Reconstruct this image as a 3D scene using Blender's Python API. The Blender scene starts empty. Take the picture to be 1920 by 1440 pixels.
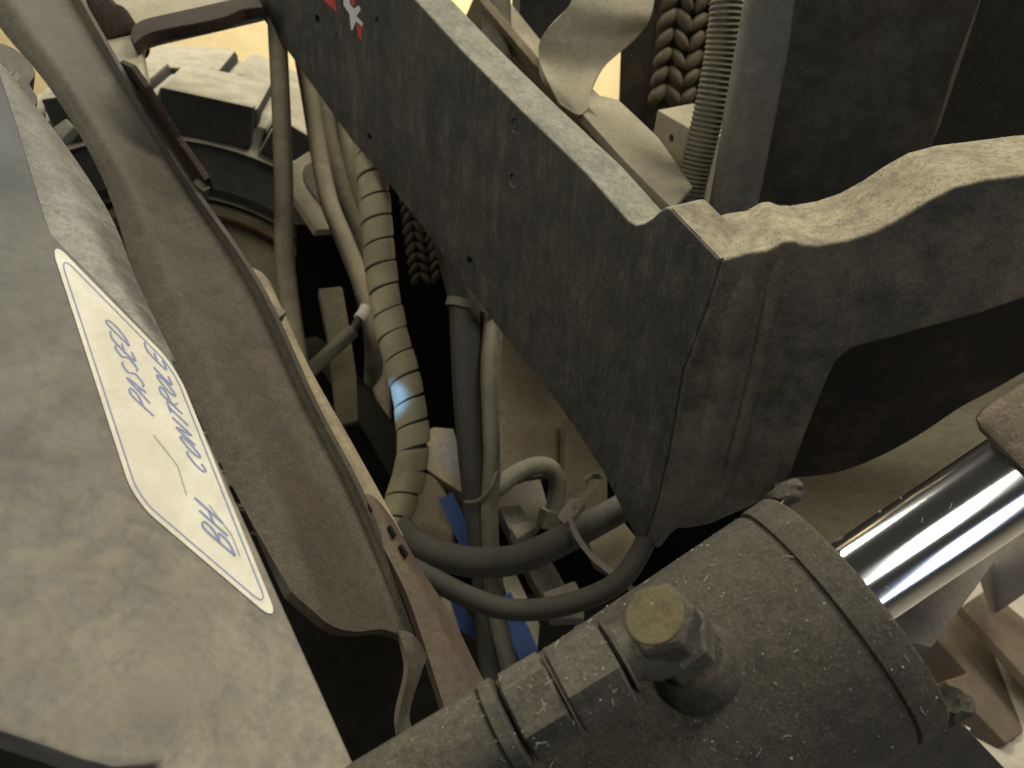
import bpy, bmesh, math, random
from mathutils import Vector, Matrix
random.seed(7)
R = math.radians
S = bpy.context.scene
COL = S.collection

# ------------------------------------------------------------------ camera
F = 1387.0                                   # focal length in photo pixels (1920 wide)
CAM_H = 1.55
PITCH, ROLL = R(34.9), R(4.6)
M = Matrix.Translation((0, 0, CAM_H)) @ Matrix.Rotation(math.pi/2 - PITCH, 4, 'X') @ Matrix.Rotation(-ROLL, 4, 'Z')
cam = bpy.data.cameras.new('camera')
cam.sensor_width = 36.0
cam.lens = 36.0*F/1920
cam.clip_start, cam.clip_end = 0.01, 100
cam.dof.use_dof = True
cam.dof.focus_distance = 0.44
cam.dof.aperture_fstop = 13.0
co = bpy.data.objects.new('camera', cam)
COL.objects.link(co)
co.matrix_world = M
S.camera = co

# ------------------------------------------------------------------ light
W = bpy.data.worlds.new('World'); S.world = W; W.use_nodes = True
bg = W.node_tree.nodes['Background']
bg.inputs['Color'].default_value = (1.0, .92, .76, 1)
bg.inputs['Strength'].default_value = 0.035

def area(name, loc, target, size, power, color, size_y=None):
    l = bpy.data.lights.new(name, 'AREA')
    l.energy = power; l.color = color; l.size = size
    if size_y: l.shape = 'RECTANGLE'; l.size_y = size_y
    o = bpy.data.objects.new(name, l); COL.objects.link(o)
    o.location = loc
    o.rotation_euler = (Vector(target)-Vector(loc)).to_track_quat('-Z', 'Y').to_euler()
    return o

area('shed_and_fill_lamp', (1.45, 1.0, 3.15), (.1, .45, 1.1), 1.0, 60, (.98, .94, .79))
area('shed_and_fill_lamp', (-1.1, 3.2, 3.2), (-.4, 1.3, 1.1), 1.0, 74, (.98, .94, .79))
area('shed_and_fill_lamp', (-2.3, .7, 2.6), (-.6, 1.4, 1.2), .7, 12, (.98, .95, .81))  # unseen fill, added to brighten the tyre top under the mudguard
area('shed_and_fill_lamp', (-.95, .35, 2.5), (-.1, .8, 1.4), .6, 5.5, (.98, .95, .81))  # unseen fill, added to lift the upper left of the frame face
area('shed_and_fill_lamp', (.34, -.55, 3.0), (.1, .5, 1.1), .32, 9.5, (.98, .95, .84), .9)
area('wall_lamp', (0, 3.6, 3.6), (0, 5.4, 1.0), 3.0, 330, (1.0, .90, .68), 1.0)
area('window_light', (1.45, -1.62, 1.75), (.2, .25, 1.3), .52, 8, (.70, .80, 1.0), 1.2)

sl = bpy.data.lights.new('blue_glint_spot', 'SPOT'); sl.energy = 1.3; sl.color = (.16, .40, 1.0)  # unseen spot added inside the machine to put a blue glint on the wrap
sl.spot_size = R(27); sl.spot_blend = .5; sl.shadow_soft_size = .006
so = bpy.data.objects.new('blue_glint_spot', sl); COL.objects.link(so)
so.location = M @ Vector(((628-960)/F*.78, -(705-720)/F*.78, -.78))
so.rotation_euler = ((M @ Vector(((753-960)/F*.89, -(757-720)/F*.89, -.89)))-so.location).to_track_quat('-Z', 'Y').to_euler()

S.view_settings.view_transform = 'Standard'
S.view_settings.look = 'None'
S.view_settings.exposure = 0.0
S.view_settings.gamma = 1.0
S.view_settings.use_curve_mapping = False

# ------------------------------------------------------------------ points from picture + real distance
def P(px, py, d):
    return M @ Vector(((px-960)/F*d, -(py-720)/F*d, -d))
EYE = M.translation.copy()
def plane(a, b, c):
    A, B, C = P(*a), P(*b), P(*c)
    n = (B-A).cross(C-A).normalized()
    if n.dot(A-EYE) < 0: n = -n
    return A, n                                # n points away from the camera
def on(pl, px, py, off=0.0):
    A, n = pl
    dr = (P(px, py, 1)-EYE)
    t = (A-EYE).dot(n)/dr.dot(n)
    return EYE + dr*t - n*off                  # off > 0: towards the camera

def crom(pts, n):
    """Catmull-Rom through vectors, n segments per span"""
    out = []
    L = len(pts)
    for i in range(L-1):
        p0, p1, p2, p3 = pts[max(i-1, 0)], pts[i], pts[i+1], pts[min(i+2, L-1)]
        for k in range(n):
            t = k/n
            out.append(.5*((2*p1)+(p2-p0)*t+(2*p0-5*p1+4*p2-p3)*t*t+(3*p1-p0-3*p2+p3)*t**3))
    out.append(pts[-1].copy())
    return out

# ------------------------------------------------------------------ object helpers
def thing(name, label, cat, loc, group=None):
    o = bpy.data.objects.new(name, None); COL.objects.link(o)
    o.empty_display_size = .02
    o.location = loc
    return tag(o, label, cat, group)
def tag(o, label=None, cat=None, group=None, kind=None):
    if label: o['label'] = label
    if cat: o['category'] = cat
    if group: o['group'] = group
    if kind: o['kind'] = kind
    return o
ORI = {}
def wl(o):
    p = Vector((0, 0, 0))
    while o: p += o.location; o = o.parent
    return p
def link(name, bm, mat, parent=None, smooth=True, origin=None, angle=40, wn=True):
    bmesh.ops.recalc_face_normals(bm, faces=bm.faces)
    if parent is not None and origin is None:
        base = wl(parent)
        loc = Vector((0, 0, 0))
    else:
        c = origin if origin is not None else sum((v.co for v in bm.verts), Vector())/max(1, len(bm.verts))
        base = c; loc = c - (wl(parent) if parent is not None else Vector())
    for v in bm.verts: v.co -= base
    me = bpy.data.meshes.new(name)
    bm.to_mesh(me); bm.free()
    if smooth:
        for p in me.polygons: p.use_smooth = True
        me.set_sharp_from_angle(angle=R(angle))
    me.materials.append(mat)
    o = bpy.data.objects.new(name, me); COL.objects.link(o)
    o.location = loc
    if parent is not None: o.parent = parent
    if wn:
        w = o.modifiers.new('weighted_normals', 'WEIGHTED_NORMAL'); w.keep_sharp = True; w.weight = 100
    return o

def prism_bm(front, vec, bevel=0.0, seg=2, bm=None):
    bm2 = bmesh.new()
    f = [bm2.verts.new(p) for p in front]
    b = [bm2.verts.new(p+vec) for p in front]
    n = len(f)
    bm2.faces.new(f); bm2.faces.new(b[::-1])
    for i in range(n):
        j = (i+1) % n
        bm2.faces.new((f[j], f[i], b[i], b[j]))
    bmesh.ops.recalc_face_normals(bm2, faces=bm2.faces)
    if bevel:
        es = [e for e in bm2.edges if len(e.link_faces) == 2 and e.calc_face_angle(0) > R(22)]
        bmesh.ops.bevel(bm2, geom=es, offset=bevel, segments=seg, profile=.5, affect='EDGES', clamp_overlap=True)
    big = [f for f in bm2.faces if len(f.verts) > 4]
    bmesh.ops.triangulate(bm2, faces=big)
    if bm is None: return bm2
    me = bpy.data.meshes.new('tmp'); bm2.to_mesh(me); bm2.free(); bm.from_mesh(me); bpy.data.meshes.remove(me)
    return bm
def poly(pl, pts, thick, bevel=.0015, seg=2, vec=None, off=0.0):
    """outline on a real plane, given its real thickness"""
    fr = [on(pl, x, y, off) for x, y in pts]
    return prism_bm(fr, (pl[1]*thick if vec is None else vec), bevel, seg)
def smo(pts, n=4):
    return [(v.x, v.y) for v in crom([Vector((x, y, 0)) for x, y in pts], n)]

def frame_of(t, ref):
    x = ref - t*ref.dot(t)
    if x.length < 1e-6: x = Vector((1, 0, 0)) - t*t.x
    x.normalize()
    return x, t.cross(x)
def sweep(path, rad, n=16, bm=None, prof=None, cap=True):
    """round tube through world points; rad number or list; prof(i, a) scales the radius"""
    bm = bm or bmesh.new()
    L = len(path)
    ref = Vector((.3, .2, .9))
    rings = []
    for i, p in enumerate(path):
        t = (path[min(i+1, L-1)]-path[max(i-1, 0)]).normalized()
        x, y = frame_of(t, ref); ref = x
        r = rad[i] if isinstance(rad, (list, tuple)) else rad
        ring = []
        for k in range(n):
            a = 2*math.pi*k/n
            rr = r*(prof(i, a) if prof else 1)
            ring.append(bm.verts.new(p+x*math.cos(a)*rr+y*math.sin(a)*rr))
        rings.append(ring)
    for i in range(L-1):
        for k in range(n):
            j = (k+1) % n
            bm.faces.new((rings[i][k], rings[i][j], rings[i+1][j], rings[i+1][k]))
    if cap:
        bm.faces.new(rings[0][::-1]); bm.faces.new(rings[-1])
    return bm
def hose_path(pts, n=10):
    return crom([P(*p) for p in pts], n)
def lathe(p0, ax, prof, n=64, bm=None, shape=None, ref=None, cap=True):
    """profile [(along, radius)] round axis ax from p0; shape(a) scales radius (hexagons)"""
    bm = bm or bmesh.new()
    ax = ax.normalized()
    x, y = frame_of(ax, ref or Vector((0, 0, 1)))
    rings = []
    for s, r in prof:
        ring = []
        for k in range(n):
            a = 2*math.pi*k/n
            rr = r*(shape(a) if shape else 1)
            ring.append(bm.verts.new(p0+ax*s+x*math.cos(a)*rr+y*math.sin(a)*rr))
        rings.append(ring)
    for i in range(len(rings)-1):
        for k in range(n):
            j = (k+1) % n
            bm.faces.new((rings[i][k], rings[i][j], rings[i+1][j], rings[i+1][k]))
    if cap: bm.faces.new(rings[0][::-1]); bm.faces.new(rings[-1])
    return bm
def hexs(rnd=.93):
    def f(a):
        b = (a % (math.pi/3)) - math.pi/6
        return min(math.cos(math.pi/6)/math.cos(b)/.9, 1.0*rnd/.9) if rnd else 1
    return f
def patch(rows, nu=8, nv=8, thick=.004):
    """smooth sheet through rows of (px, py, distance), solid"""
    R0 = [[P(*p) for p in r] for r in rows]
    R1 = [crom(r, nu) for r in R0]
    cols = [crom([r[k] for r in R1], nv) for k in range(len(R1[0]))]
    nU, nV = len(cols), len(cols[0])
    bm = bmesh.new()
    f = [[bm.verts.new(cols[u][v]) for v in range(nV)] for u in range(nU)]
    b = []
    for u in range(nU):
        bb = []
        for v in range(nV):
            du = cols[min(u+1, nU-1)][v]-cols[max(u-1, 0)][v]
            dv = cols[u][min(v+1, nV-1)]-cols[u][max(v-1, 0)]
            n = du.cross(dv).normalized()
            if n.dot(cols[u][v]-EYE) < 0: n = -n
            bb.append(bm.verts.new(cols[u][v]+n*thick))
        b.append(bb)
    for u in range(nU-1):
        for v in range(nV-1):
            bm.faces.new((f[u][v], f[u+1][v], f[u+1][v+1], f[u][v+1]))
            bm.faces.new((b[u][v], b[u][v+1], b[u+1][v+1], b[u+1][v]))
    for u in range(nU-1):
        for v in (0, nV-1): bm.faces.new((f[u][v], b[u][v], b[u+1][v], f[u+1][v]))
    for v in range(nV-1):
        for u in (0, nU-1): bm.faces.new((f[u][v], f[u][v+1], b[u][v+1], b[u][v]))
    return bm
def boxbm(c, ax, ay, az, bm=None, bevel=0.0):
    """solid box, centre and three half-axis vectors"""
    fr = [c-ax-ay-az, c+ax-ay-az, c+ax+ay-az, c-ax+ay-az]
    return prism_bm(fr, az*2, bevel, 2, bm)
def cbox(px, py, d, hw, hh, hd, rot=0.0, yaw=0.0, bevel=.002, bm=None):
    """box standing at a picture point and distance, upright in the world"""
    q = Matrix.Rotation(yaw, 3, 'Z') @ Matrix.Rotation(rot, 3, 'Y')
    return boxbm(P(px, py, d), q@Vector((hw, 0, 0)), q@Vector((0, 0, hh)), q@Vector((0, hd, 0)), bm, bevel)

# ------------------------------------------------------------------ materials
def mat(name, base, base2=None, dust=(.31, .28, .19), film=.25, edge=0.0, dust_light_grad=0.0, up=.8, rough=.62, metal=0.0, streak=0.0,
        specks=0.0, bump=.35, scale=1.0, rust=0.0, rustc=(.10, .045, .022), spec=.35, blot=.5, fine=.35, lo=.25, hi=.85):
    m = bpy.data.materials.new(name); m.use_nodes = True
    nt = m.node_tree; N = nt.nodes; Lk = nt.links
    b = N['Principled BSDF']
    tc = N.new('ShaderNodeTexCoord'); geo = N.new('ShaderNodeNewGeometry')
    def noise(sc, det=6, ro=.6, vec=None):
        n = N.new('ShaderNodeTexNoise'); n.inputs['Scale'].default_value = sc*scale
        n.inputs['Detail'].default_value = det; n.inputs['Roughness'].default_value = ro
        Lk.new(vec or tc.outputs['Object'], n.inputs['Vector']); return n.outputs['Fac']
    def rng(v, a, bb, c=0, d=1, sm=True):
        n = N.new('ShaderNodeMapRange'); n.interpolation_type = 'SMOOTHSTEP' if sm else 'LINEAR'
        n.inputs['From Min'].default_value = a; n.inputs['From Max'].default_value = bb
        n.inputs['To Min'].default_value = c; n.inputs['To Max'].default_value = d
        Lk.new(v, n.inputs['Value']); return n.outputs['Result']
    def mth(op, a, bb):
        n = N.new('ShaderNodeMath'); n.operation = op
        for i, q in enumerate((a, bb)):
            if isinstance(q, (int, float)): n.inputs[i].default_value = q
            else: Lk.new(q, n.inputs[i])
        return n.outputs[0]
    def mix(f, a, bb):
        n = N.new('ShaderNodeMix'); n.data_type = 'RGBA'
        if isinstance(f, float): n.inputs['Factor'].default_value = f
        else: Lk.new(f, n.inputs['Factor'])
        for i, q in ((6, a), (7, bb)):
            if isinstance(q, tuple): n.inputs[i].default_value = (*q[:3], 1)
            else: Lk.new(q, n.inputs[i])
        return n.outputs[2]
    big, mid, fin = noise(9, 5), noise(45, 7, .65), noise(650, 4, .75)
    base2 = base2 or tuple(c*.62 for c in base)
    col = mix(rng(big, .32, .68), base, base2)
    if rust:
        col = mix(mth('MULTIPLY', rng(noise(14, 8, .7), .5, .64), rust), col, rustc)
    # dust settles on faces that look up, thin film elsewhere
    sx = N.new('ShaderNodeSeparateXYZ'); Lk.new(geo.outputs['Normal'], sx.inputs[0])
    upf = rng(sx.outputs['Z'], lo, hi)
    patchy = rng(mid, .5-.35*blot-.12, .5+.35*blot-.1, 1-blot, 1)
    d1 = mth('MULTIPLY', mth('MULTIPLY', upf, up), patchy)
    d2 = mth('MULTIPLY', rng(mth('ADD', mth('MULTIPLY', big, .6), mth('MULTIPLY', mid, .4)), .36, .62), film)
    f = mth('MAXIMUM', d1, d2)
    if dust_light_grad:                       # tan dust thinned with height, painting in the light falloff down the sheet
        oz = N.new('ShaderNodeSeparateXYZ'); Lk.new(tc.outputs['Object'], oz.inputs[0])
        f = mth('MULTIPLY', f, rng(mth('ADD', oz.outputs['Z'], mth('MULTIPLY', big, .10)), .02, .20, dust_light_grad, .14))
    if streak:
        mp = N.new('ShaderNodeMapping'); mp.inputs['Scale'].default_value = (1, 1, .10)
        Lk.new(tc.outputs['Object'], mp.inputs['Vector'])
        f = mth('ADD', f, mth('MULTIPLY', rng(noise(75, 5, .7, mp.outputs[0]), .45, .75), streak))
        f = mth('ADD', f, mth('MULTIPLY', rng(noise(340, 3, .6, mp.outputs[0]), .56, .72), streak*1.1))
    f = mth('MULTIPLY', f, rng(fin, .25, .7, 1-fine, 1+fine*.3, False))
    cl = N.new('ShaderNodeClamp'); Lk.new(f, cl.inputs[0]); f = cl.outputs[0]
    dcol = mix(rng(noise(24, 5), .3, .7), dust, tuple(c*.72 for c in dust))
    col = mix(f, col, dcol)
    col = mix(rng(noise(150, 6, .75), .42, .68, 0, .38*fine/.35), col, tuple(c*.45 for c in base))
    col = mix(rng(fin, .56, .74, 0, .42*fine/.35), col, tuple(c*1.15 for c in dust))
    col = mix(rng(fin, .26, .44, .5*fine/.35, 0), col, tuple(c*.4 for c in base))
    if specks:
        for scl, th, dn in ((900, .26, .05), (420, .14, .035)):
            vo = N.new('ShaderNodeTexVoronoi'); vo.inputs['Scale'].default_value = scl*scale
            mp2 = N.new('ShaderNodeMapping'); mp2.inputs['Scale'].default_value = (1, .8, .6); mp2.inputs['Rotation'].default_value = (.4, .7, scl)
            Lk.new(tc.outputs['Object'], mp2.inputs['Vector']); Lk.new(mp2.outputs[0], vo.inputs['Vector'])
            sc2 = N.new('ShaderNodeSeparateColor'); Lk.new(vo.outputs['Color'], sc2.inputs[0])
            s1 = mth('LESS_THAN', vo.outputs['Distance'], mth('MULTIPLY', sc2.outputs[1], th))
            s2 = mth('GREATER_THAN', sc2.outputs[0], 1-dn*specks*2)
            col = mix(mth('MULTIPLY', mth('MULTIPLY', s1, s2), .8), col, (.42, .38, .29))
    if edge:
        bv = N.new('ShaderNodeBevel'); bv.samples = 6; bv.inputs['Radius'].default_value = .0035
        dt = N.new('ShaderNodeVectorMath'); dt.operation = 'DOT_PRODUCT'
        Lk.new(bv.outputs[0], dt.inputs[0]); Lk.new(geo.outputs['Normal'], dt.inputs[1])
        ew = rng(mth('SUBTRACT', 1, dt.outputs['Value']), .01, .10)
        col = mix(mth('MULTIPLY', mth('MULTIPLY', ew, rng(noise(70, 6, .7), .42, .62)), edge), col, (.26, .25, .22))
    Lk.new(col, b.inputs['Base Color'])
    Lk.new(rng(f, 0, .7, rough, .95, False), b.inputs['Roughness'])
    b.inputs['Metallic'].default_value = metal
    b.inputs['Specular IOR Level'].default_value = spec
    if bump:
        bp = N.new('ShaderNodeBump'); bp.inputs['Strength'].default_value = bump
        bp.inputs['Distance'].default_value = .0015
        Lk.new(mth('ADD', mth('MULTIPLY', mid, .5), mth('ADD', mth('MULTIPLY', noise(190, 5, .7), .5), mth('MULTIPLY', fin, .3))), bp.inputs['Height'])
        Lk.new(bp.outputs['Normal'], b.inputs['Normal'])
    return m
def plain(name, c, rough=.5, metal=0, spec=.5):
    m = bpy.data.materials.new(name); m.use_nodes = True
    nt = m.node_tree; b = nt.nodes['Principled BSDF']
    n = nt.nodes.new('ShaderNodeTexNoise'); n.inputs['Scale'].default_value = 60; n.inputs['Detail'].default_value = 5
    tc = nt.nodes.new('ShaderNodeTexCoord'); nt.links.new(tc.outputs['Object'], n.inputs['Vector'])
    x = nt.nodes.new('ShaderNodeMix'); x.data_type = 'RGBA'
    x.inputs[6].default_value = (*[q*.85 for q in c], 1); x.inputs[7].default_value = (*c, 1)
    nt.links.new(n.outputs['Fac'], x.inputs['Factor']); nt.links.new(x.outputs[2], b.inputs['Base Color'])
    b.inputs['Roughness'].default_value = rough; b.inputs['Metallic'].default_value = metal
    b.inputs['Specular IOR Level'].default_value = spec
    return m

PLATE = mat('dusty_black_plate', (.028, .029, .026), fine=.32, edge=.7, dust=(.31, .295, .23), film=.15, up=.95, streak=.16, rough=.55, bump=.3, blot=.35)
PLATE2 = mat('dusty_black_casting', (.030, .030, .030), fine=.34, edge=.6, film=.34, up=1.0, rough=.55, bump=.7, blot=.62, dust=(.36, .31, .21), rust=.5, rustc=(.095, .073, .045))
CYL = mat('grimy_cylinder_paint', (.034, .031, .025), film=.36, up=.32, rough=.7, specks=.55, bump=.9, blot=.6, dust=(.19, .165, .11), fine=.5, rust=.35, rustc=(.055, .042, .026))
FIT = mat('grimy_fitting_steel', (.042, .040, .034), film=.42, up=.4, rough=.7, specks=.6, bump=.9, blot=.6, dust=(.22, .19, .13), fine=.5)
BRASS = mat('dusty_brass', (.10, .08, .035), film=.6, up=.5, rough=.6, specks=.6, bump=.8, dust=(.17, .145, .08), fine=.5)
PANEL = mat('dusty_grey_panel', (.066, .078, .085), film=.55, dust_light_grad=1.2, up=.8, rough=.55, bump=.1, scale=2.2, dust=(.33, .285, .21), blot=.7, fine=.12)
RAIL = mat('dusty_rail_paint', (.022, .020, .016), fine=.35, film=.20, up=.24, rough=.7, bump=.3, dust=(.25, .205, .13), rust=.2, blot=.5)
REDBAR = mat('faded_red_bar', (.055, .034, .025), film=.35, up=.40, rough=.7, bump=.3, dust=(.18, .15, .10), rust=.4)
BROWN = mat('brown_painted_steel', (.022, .012, .009), film=.06, up=.05, rough=.85, spec=.1)
HOSE = mat('dusty_rubber_hose', (.024, .024, .024), film=.5, up=.9, rough=.75, bump=.06, fine=.14, blot=.15, dust=(.30, .255, .17), lo=-.1, hi=.7)
HOSEL = mat('very_dusty_hose', (.05, .047, .04), film=.75, up=.9, rough=.8, bump=.06, fine=.14, blot=.15, dust=(.24, .22, .155))
HOSEM = mat('grey_rubber_hose', (.020, .020, .020), film=.14, up=.35, rough=.72, bump=.06, fine=.14, blot=.3, dust=(.22, .20, .15), lo=.1, hi=.9)  # dust held back to paint the gap's dimness into these hoses
HOSED = mat('shaded_rubber_hose', (.014, .014, .014), film=.08, up=.15, rough=.7, bump=.06, fine=.14, blot=.25, lo=0, hi=.9)  # shaded copy of the hose rubber, interior darkness put into the colour
WRAP = mat('cream_plastic_wrap', (.40, .35, .215), base2=(.33, .285, .17), film=.5, up=.3, rough=.6, bump=.12, dust=(.20, .175, .115), fine=.2)
CREAM = mat('dusty_cream_steel', (.36, .32, .23), film=.6, up=.8, rough=.8, dust=(.35, .31, .215), bump=.2)
TAN = mat('tan_dusty_plate', (.16, .12, .075), film=.6, up=.9, rough=.8, dust=(.34, .28, .18), rust=.3)
DARK = mat('dark_chassis_paint', (.012, .012, .012), film=.10, up=.35, rough=.7)
BLACK = mat('shade_black_steel', (.004, .004, .004), film=0, up=.03, rough=.9, bump=.2, spec=.04, fine=.02)  # near-black colour paints in the deep shade of the gaps
DARKM = mat('dark_mast_paint', (.025, .024, .020), film=.22, up=.7, rough=.6, rust=.2, bump=.3)
BAR = mat('dusty_steel_bar', (.10, .10, .098), film=.5, up=.6, rough=.45, dust=(.30, .27, .21), bump=.15)
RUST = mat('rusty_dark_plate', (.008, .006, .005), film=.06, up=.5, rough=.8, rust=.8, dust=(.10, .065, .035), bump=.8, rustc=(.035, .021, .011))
SHELF = mat('olive_dusty_shelf', (.06, .052, .031), film=.8, up=.7, rough=.8, specks=.35, dust=(.15, .13, .08), bump=.3, blot=.3)
RUBBER = mat('tyre_rubber', (.016, .018, .019), film=.06, up=1.0, rough=.8, dust=(.38, .35, .275), blot=.15, fine=.12, lo=.25, hi=.6)
RIMM = mat('rusty_rim', (.20, .14, .09), film=.3, rust=.8, rough=.7)
CHAIN = mat('dusty_chain', (.06, .047, .034), film=.5, up=.6, rough=.85, spec=.1, fine=.4, dust=(.24, .20, .135), bump=.3)
BLUE = plain('blue_webbing', (.025, .058, .17), .7)
CHROME = plain('chrome_rod', (.80, .80, .82), .13, 1.0)
STICK = mat('aged_sticker', (.74, .71, .60), base2=(.68, .64, .52), film=.42, up=.05, rough=.5, dust=(.50, .43, .30), blot=.8, bump=0, fine=.1, scale=1.6)
INK = plain('blue_ink', (.22, .25, .43), .7)
PENCIL = plain('pale_pencil', (.40, .38, .36), .7)
REDM = plain('red_decal', (.45, .045, .04), .5)
WHITEM = plain('white_decal', (.55, .54, .50), .5)
WOOD = mat('dusty_pallet_wood', (.12, .088, .062), base2=(.08, .060, .044), film=.25, up=.4, rough=.85, dust=(.24, .20, .14), bump=.4)
PAPER = plain('white_sheet', (.80, .80, .80), .7)
GREYP = mat('grey_sheet_metal', (.13, .125, .12), film=.4, rough=.6, dust=(.26, .22, .17))
CONC = mat('pale_concrete', (.46, .42, .35), base2=(.36, .33, .28), film=.3, up=.3, rough=.85, dust=(.42, .37, .28))
WALLM = mat('cream_wall_paint', (.74, .63, .40), base2=(.70, .59, .37), film=.1, up=0, rough=.9, bump=.05)
GRIME = mat('grimy_tan_plate', (.09, .07, .045), film=.5, up=.6, rough=.8, dust=(.19, .155, .10), rust=.35)
PEEL = mat('scuffed_flange', (.085, .09, .085), base2=(.05, .055, .052), film=.22, streak=.3, rough=.35, dust=(.40, .37, .31), spec=.6)

# ------------------------------------------------------------------ setting
bm = bmesh.new()
vs = [bm.verts.new(v) for v in ((-9, -4, 0), (9, -4, 0), (9, 9, 0), (-9, 9, 0))]
bm.faces.new(vs)
tag(link('floor', bm, CONC, smooth=False, origin=Vector((0, 0, 0))), kind='structure')
bm = boxbm(Vector((0, 5.6, 1.2)), Vector((9, 0, 0)), Vector((0, .1, 0)), Vector((0, 0, 1.2)))
tag(link('workshop_wall', bm, WALLM, origin=Vector((0, 5.6, 0))), 'pale cream workshop wall seen far off above the dusty tyre', 'wall')

# ------------------------------------------------------------------ boom frame: thick side plate + wavy cross plate
PA = plane((1350, 487, .55), (1203, 1022, .71), (640, 30, .84))
PB = plane((1350, 487, .55), (1203, 1022, .71), (1920, 330, .50))
t = thing('boom_frame', 'heavy dark grey welded steel frame with a dusty top edge, crossing the whole machine', 'machine frame', P(1205, 1022, .71))
topA = [(1350, 487), (1310, 446), (1268, 402), (1256, 390), (1247, 388), (1236, 396), (1222, 409), (1207, 418), (1192, 421), (1179, 414),
        (1100, 324), (975, 203), (860, 87), (780, 0), (725, -60)]
lowA = [(419, -60), (545, 105), (660, 265), (720, 334), (790, 425), (855, 510), (930, 611), (1005, 705), (1065, 784), (1130, 885), (1190, 1005), (1203, 1022)]
crease = [(1228, 940), (1252, 842), (1279, 700), (1324, 576)]
sp = link('side_plate', poly(PA, topA+lowA+crease, .046, .0022, 3), PLATE, t)
# drilled holes and plugs in the plate
cut = bmesh.new()
for px, py, r, dp in ((595, 38, .0062, .018), (693, 258, .0048, .014), (880, 490, .0052, .016), (706, 37, .003, .01), (965, 235, .0065, .0016), (962, 338, .0065, .0016)):
    c = on(PA, px, py)
    lathe(c-PA[1]*.004, PA[1], [(0, r), (.004+dp, r)], 24, cut)
co_ = link('cutter', cut, PLATE, t)
md = sp.modifiers.new('holes', 'BOOLEAN'); md.object = co_; md.operation = 'DIFFERENCE'; md.solver = 'EXACT'
bpy.context.view_layer.update()
me = bpy.data.meshes.new_from_object(sp.evaluated_get(bpy.context.evaluated_depsgraph_get()))
sp.modifiers.clear(); sp.data = me
w = sp.modifiers.new('weighted_normals', 'WEIGHTED_NORMAL'); w.keep_sharp = True; w.weight = 100
bpy.data.objects.remove(co_)
topB = [(1354, 488), (1400, 474), (1440, 469), (1470, 452), (1490, 450), (1505, 458), (1535, 459), (1590, 450), (1640, 434), (1690, 408), (1740, 376), (1790, 350),
        (1850, 335), (1920, 327), (2010, 316), (2200, 300)]
lowB = [(2200, 470), (2010, 532), (1920, 560), (1840, 588), (1760, 610), (1680, 632), (1620, 647), (1592, 657), (1568, 678), (1551, 712), (1530, 765), (1510, 815),
        (1491, 868), (1480, 893), (1462, 918), (1420, 945), (1330, 985), (1290, 992), (1272, 992), (1258, 1002), (1236, 1030), (1207, 1023)]
nb = PB[1]
link('cross_plate', poly(PB, topB+lowB+[(1233, 940), (1257, 842), (1284, 700), (1328, 576)], .088, .003, 3), PLATE2, t)
# fillet weld down the corner, rough
def bead(pts, r, amp, off):
    n = len(pts)
    path = crom([on(PB, x, y, -r*1.35 if k in (0, n-1) else (-r*1.02 if k in (1, n-2) else off)) for k, (x, y) in enumerate(pts)], 14)
    ph = [random.uniform(-1, 1) for _ in range(len(path)*24)]
    n2 = len(path)
    rr = [r*min(1, .25+min(i, n2-1-i)/16) for i in range(n2)]
    return sweep(path, rr, 24, prof=lambda i, a: 1+amp*(ph[i*24+int(a/(2*math.pi)*24) % 24]))
link('weld_bead', bead([(1414, 480), (1406, 520), (1392, 570), (1370, 660), (1346, 770), (1320, 870), (1300, 950), (1292, 980)], .0150, .012, -.0105), PLATE2, t)
link('weld_bead', bead([(1470, 460), (1464, 485), (1452, 540), (1430, 640), (1402, 760), (1375, 860), (1350, 940), (1342, 970)], .0070, .03, -.0030), PLATE2, t)
q1, q2 = on(PA, 1257, 391), on(PA, 1349, 487)
cake = [q1+PA[1]*.001, q2+PA[1]*.001, q2+PA[1]*.044, q1+PA[1]*.044]
ncake = (q2-q1).cross(PA[1]).normalized()
if ncake.z < 0: ncake = -ncake
link('dust_cake', prism_bm([c-ncake*.001 for c in cake], ncake*.0018, .0007, 2), PLATE2, t)
# remnant of an emblem decal
dec = link('decal', poly(PA, [(644, -30), (654, -30), (657, 8), (665, 17), (671, 11), (675, 12), (677, 19), (669, 30), (681, 43), (680, 50), (668, 40), (662, 57), (659, 56), (656, 26), (645, 10)], .0003, 0, off=.0006), WHITEM, t)
bm = poly(PA, [(600, -30), (624, -30), (632, 22), (609, 2)], .0003, 0, off=.0005)
link('red_mark', bm, REDM, dec)
link('red_mark', poly(PA, [(655, -30), (664, -30), (666, 14), (659, 5)], .0003, 0, off=.0005), REDM, dec)
link('red_mark', poly(PA, [(668, 45), (679, 50), (679, 76), (673, 70)], .0003, 0, off=.0005), REDM, dec)

FRAME = t
# rusty plate seen deep in the cut-out, and the shelf that closes it below
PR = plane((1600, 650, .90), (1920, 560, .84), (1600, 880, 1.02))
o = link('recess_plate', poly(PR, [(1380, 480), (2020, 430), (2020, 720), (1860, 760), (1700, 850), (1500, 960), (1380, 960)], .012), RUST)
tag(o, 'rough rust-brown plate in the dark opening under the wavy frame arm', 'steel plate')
PS = plane((1480, 893, .66), (1920, 690, .74), (1600, 1000, .56))
o = link('shelf_plate', poly(PS, smo([(1450, 903), (1480, 894), (1560, 886), (1640, 858), (1720, 815), (1800, 762), (1860, 730), (1990, 655)])+[(1990, 900), (1700, 1090), (1450, 1010)], .02, .002), SHELF)
tag(o, 'olive dusty steel shelf curving behind the chrome rod', 'steel shelf')

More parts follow.
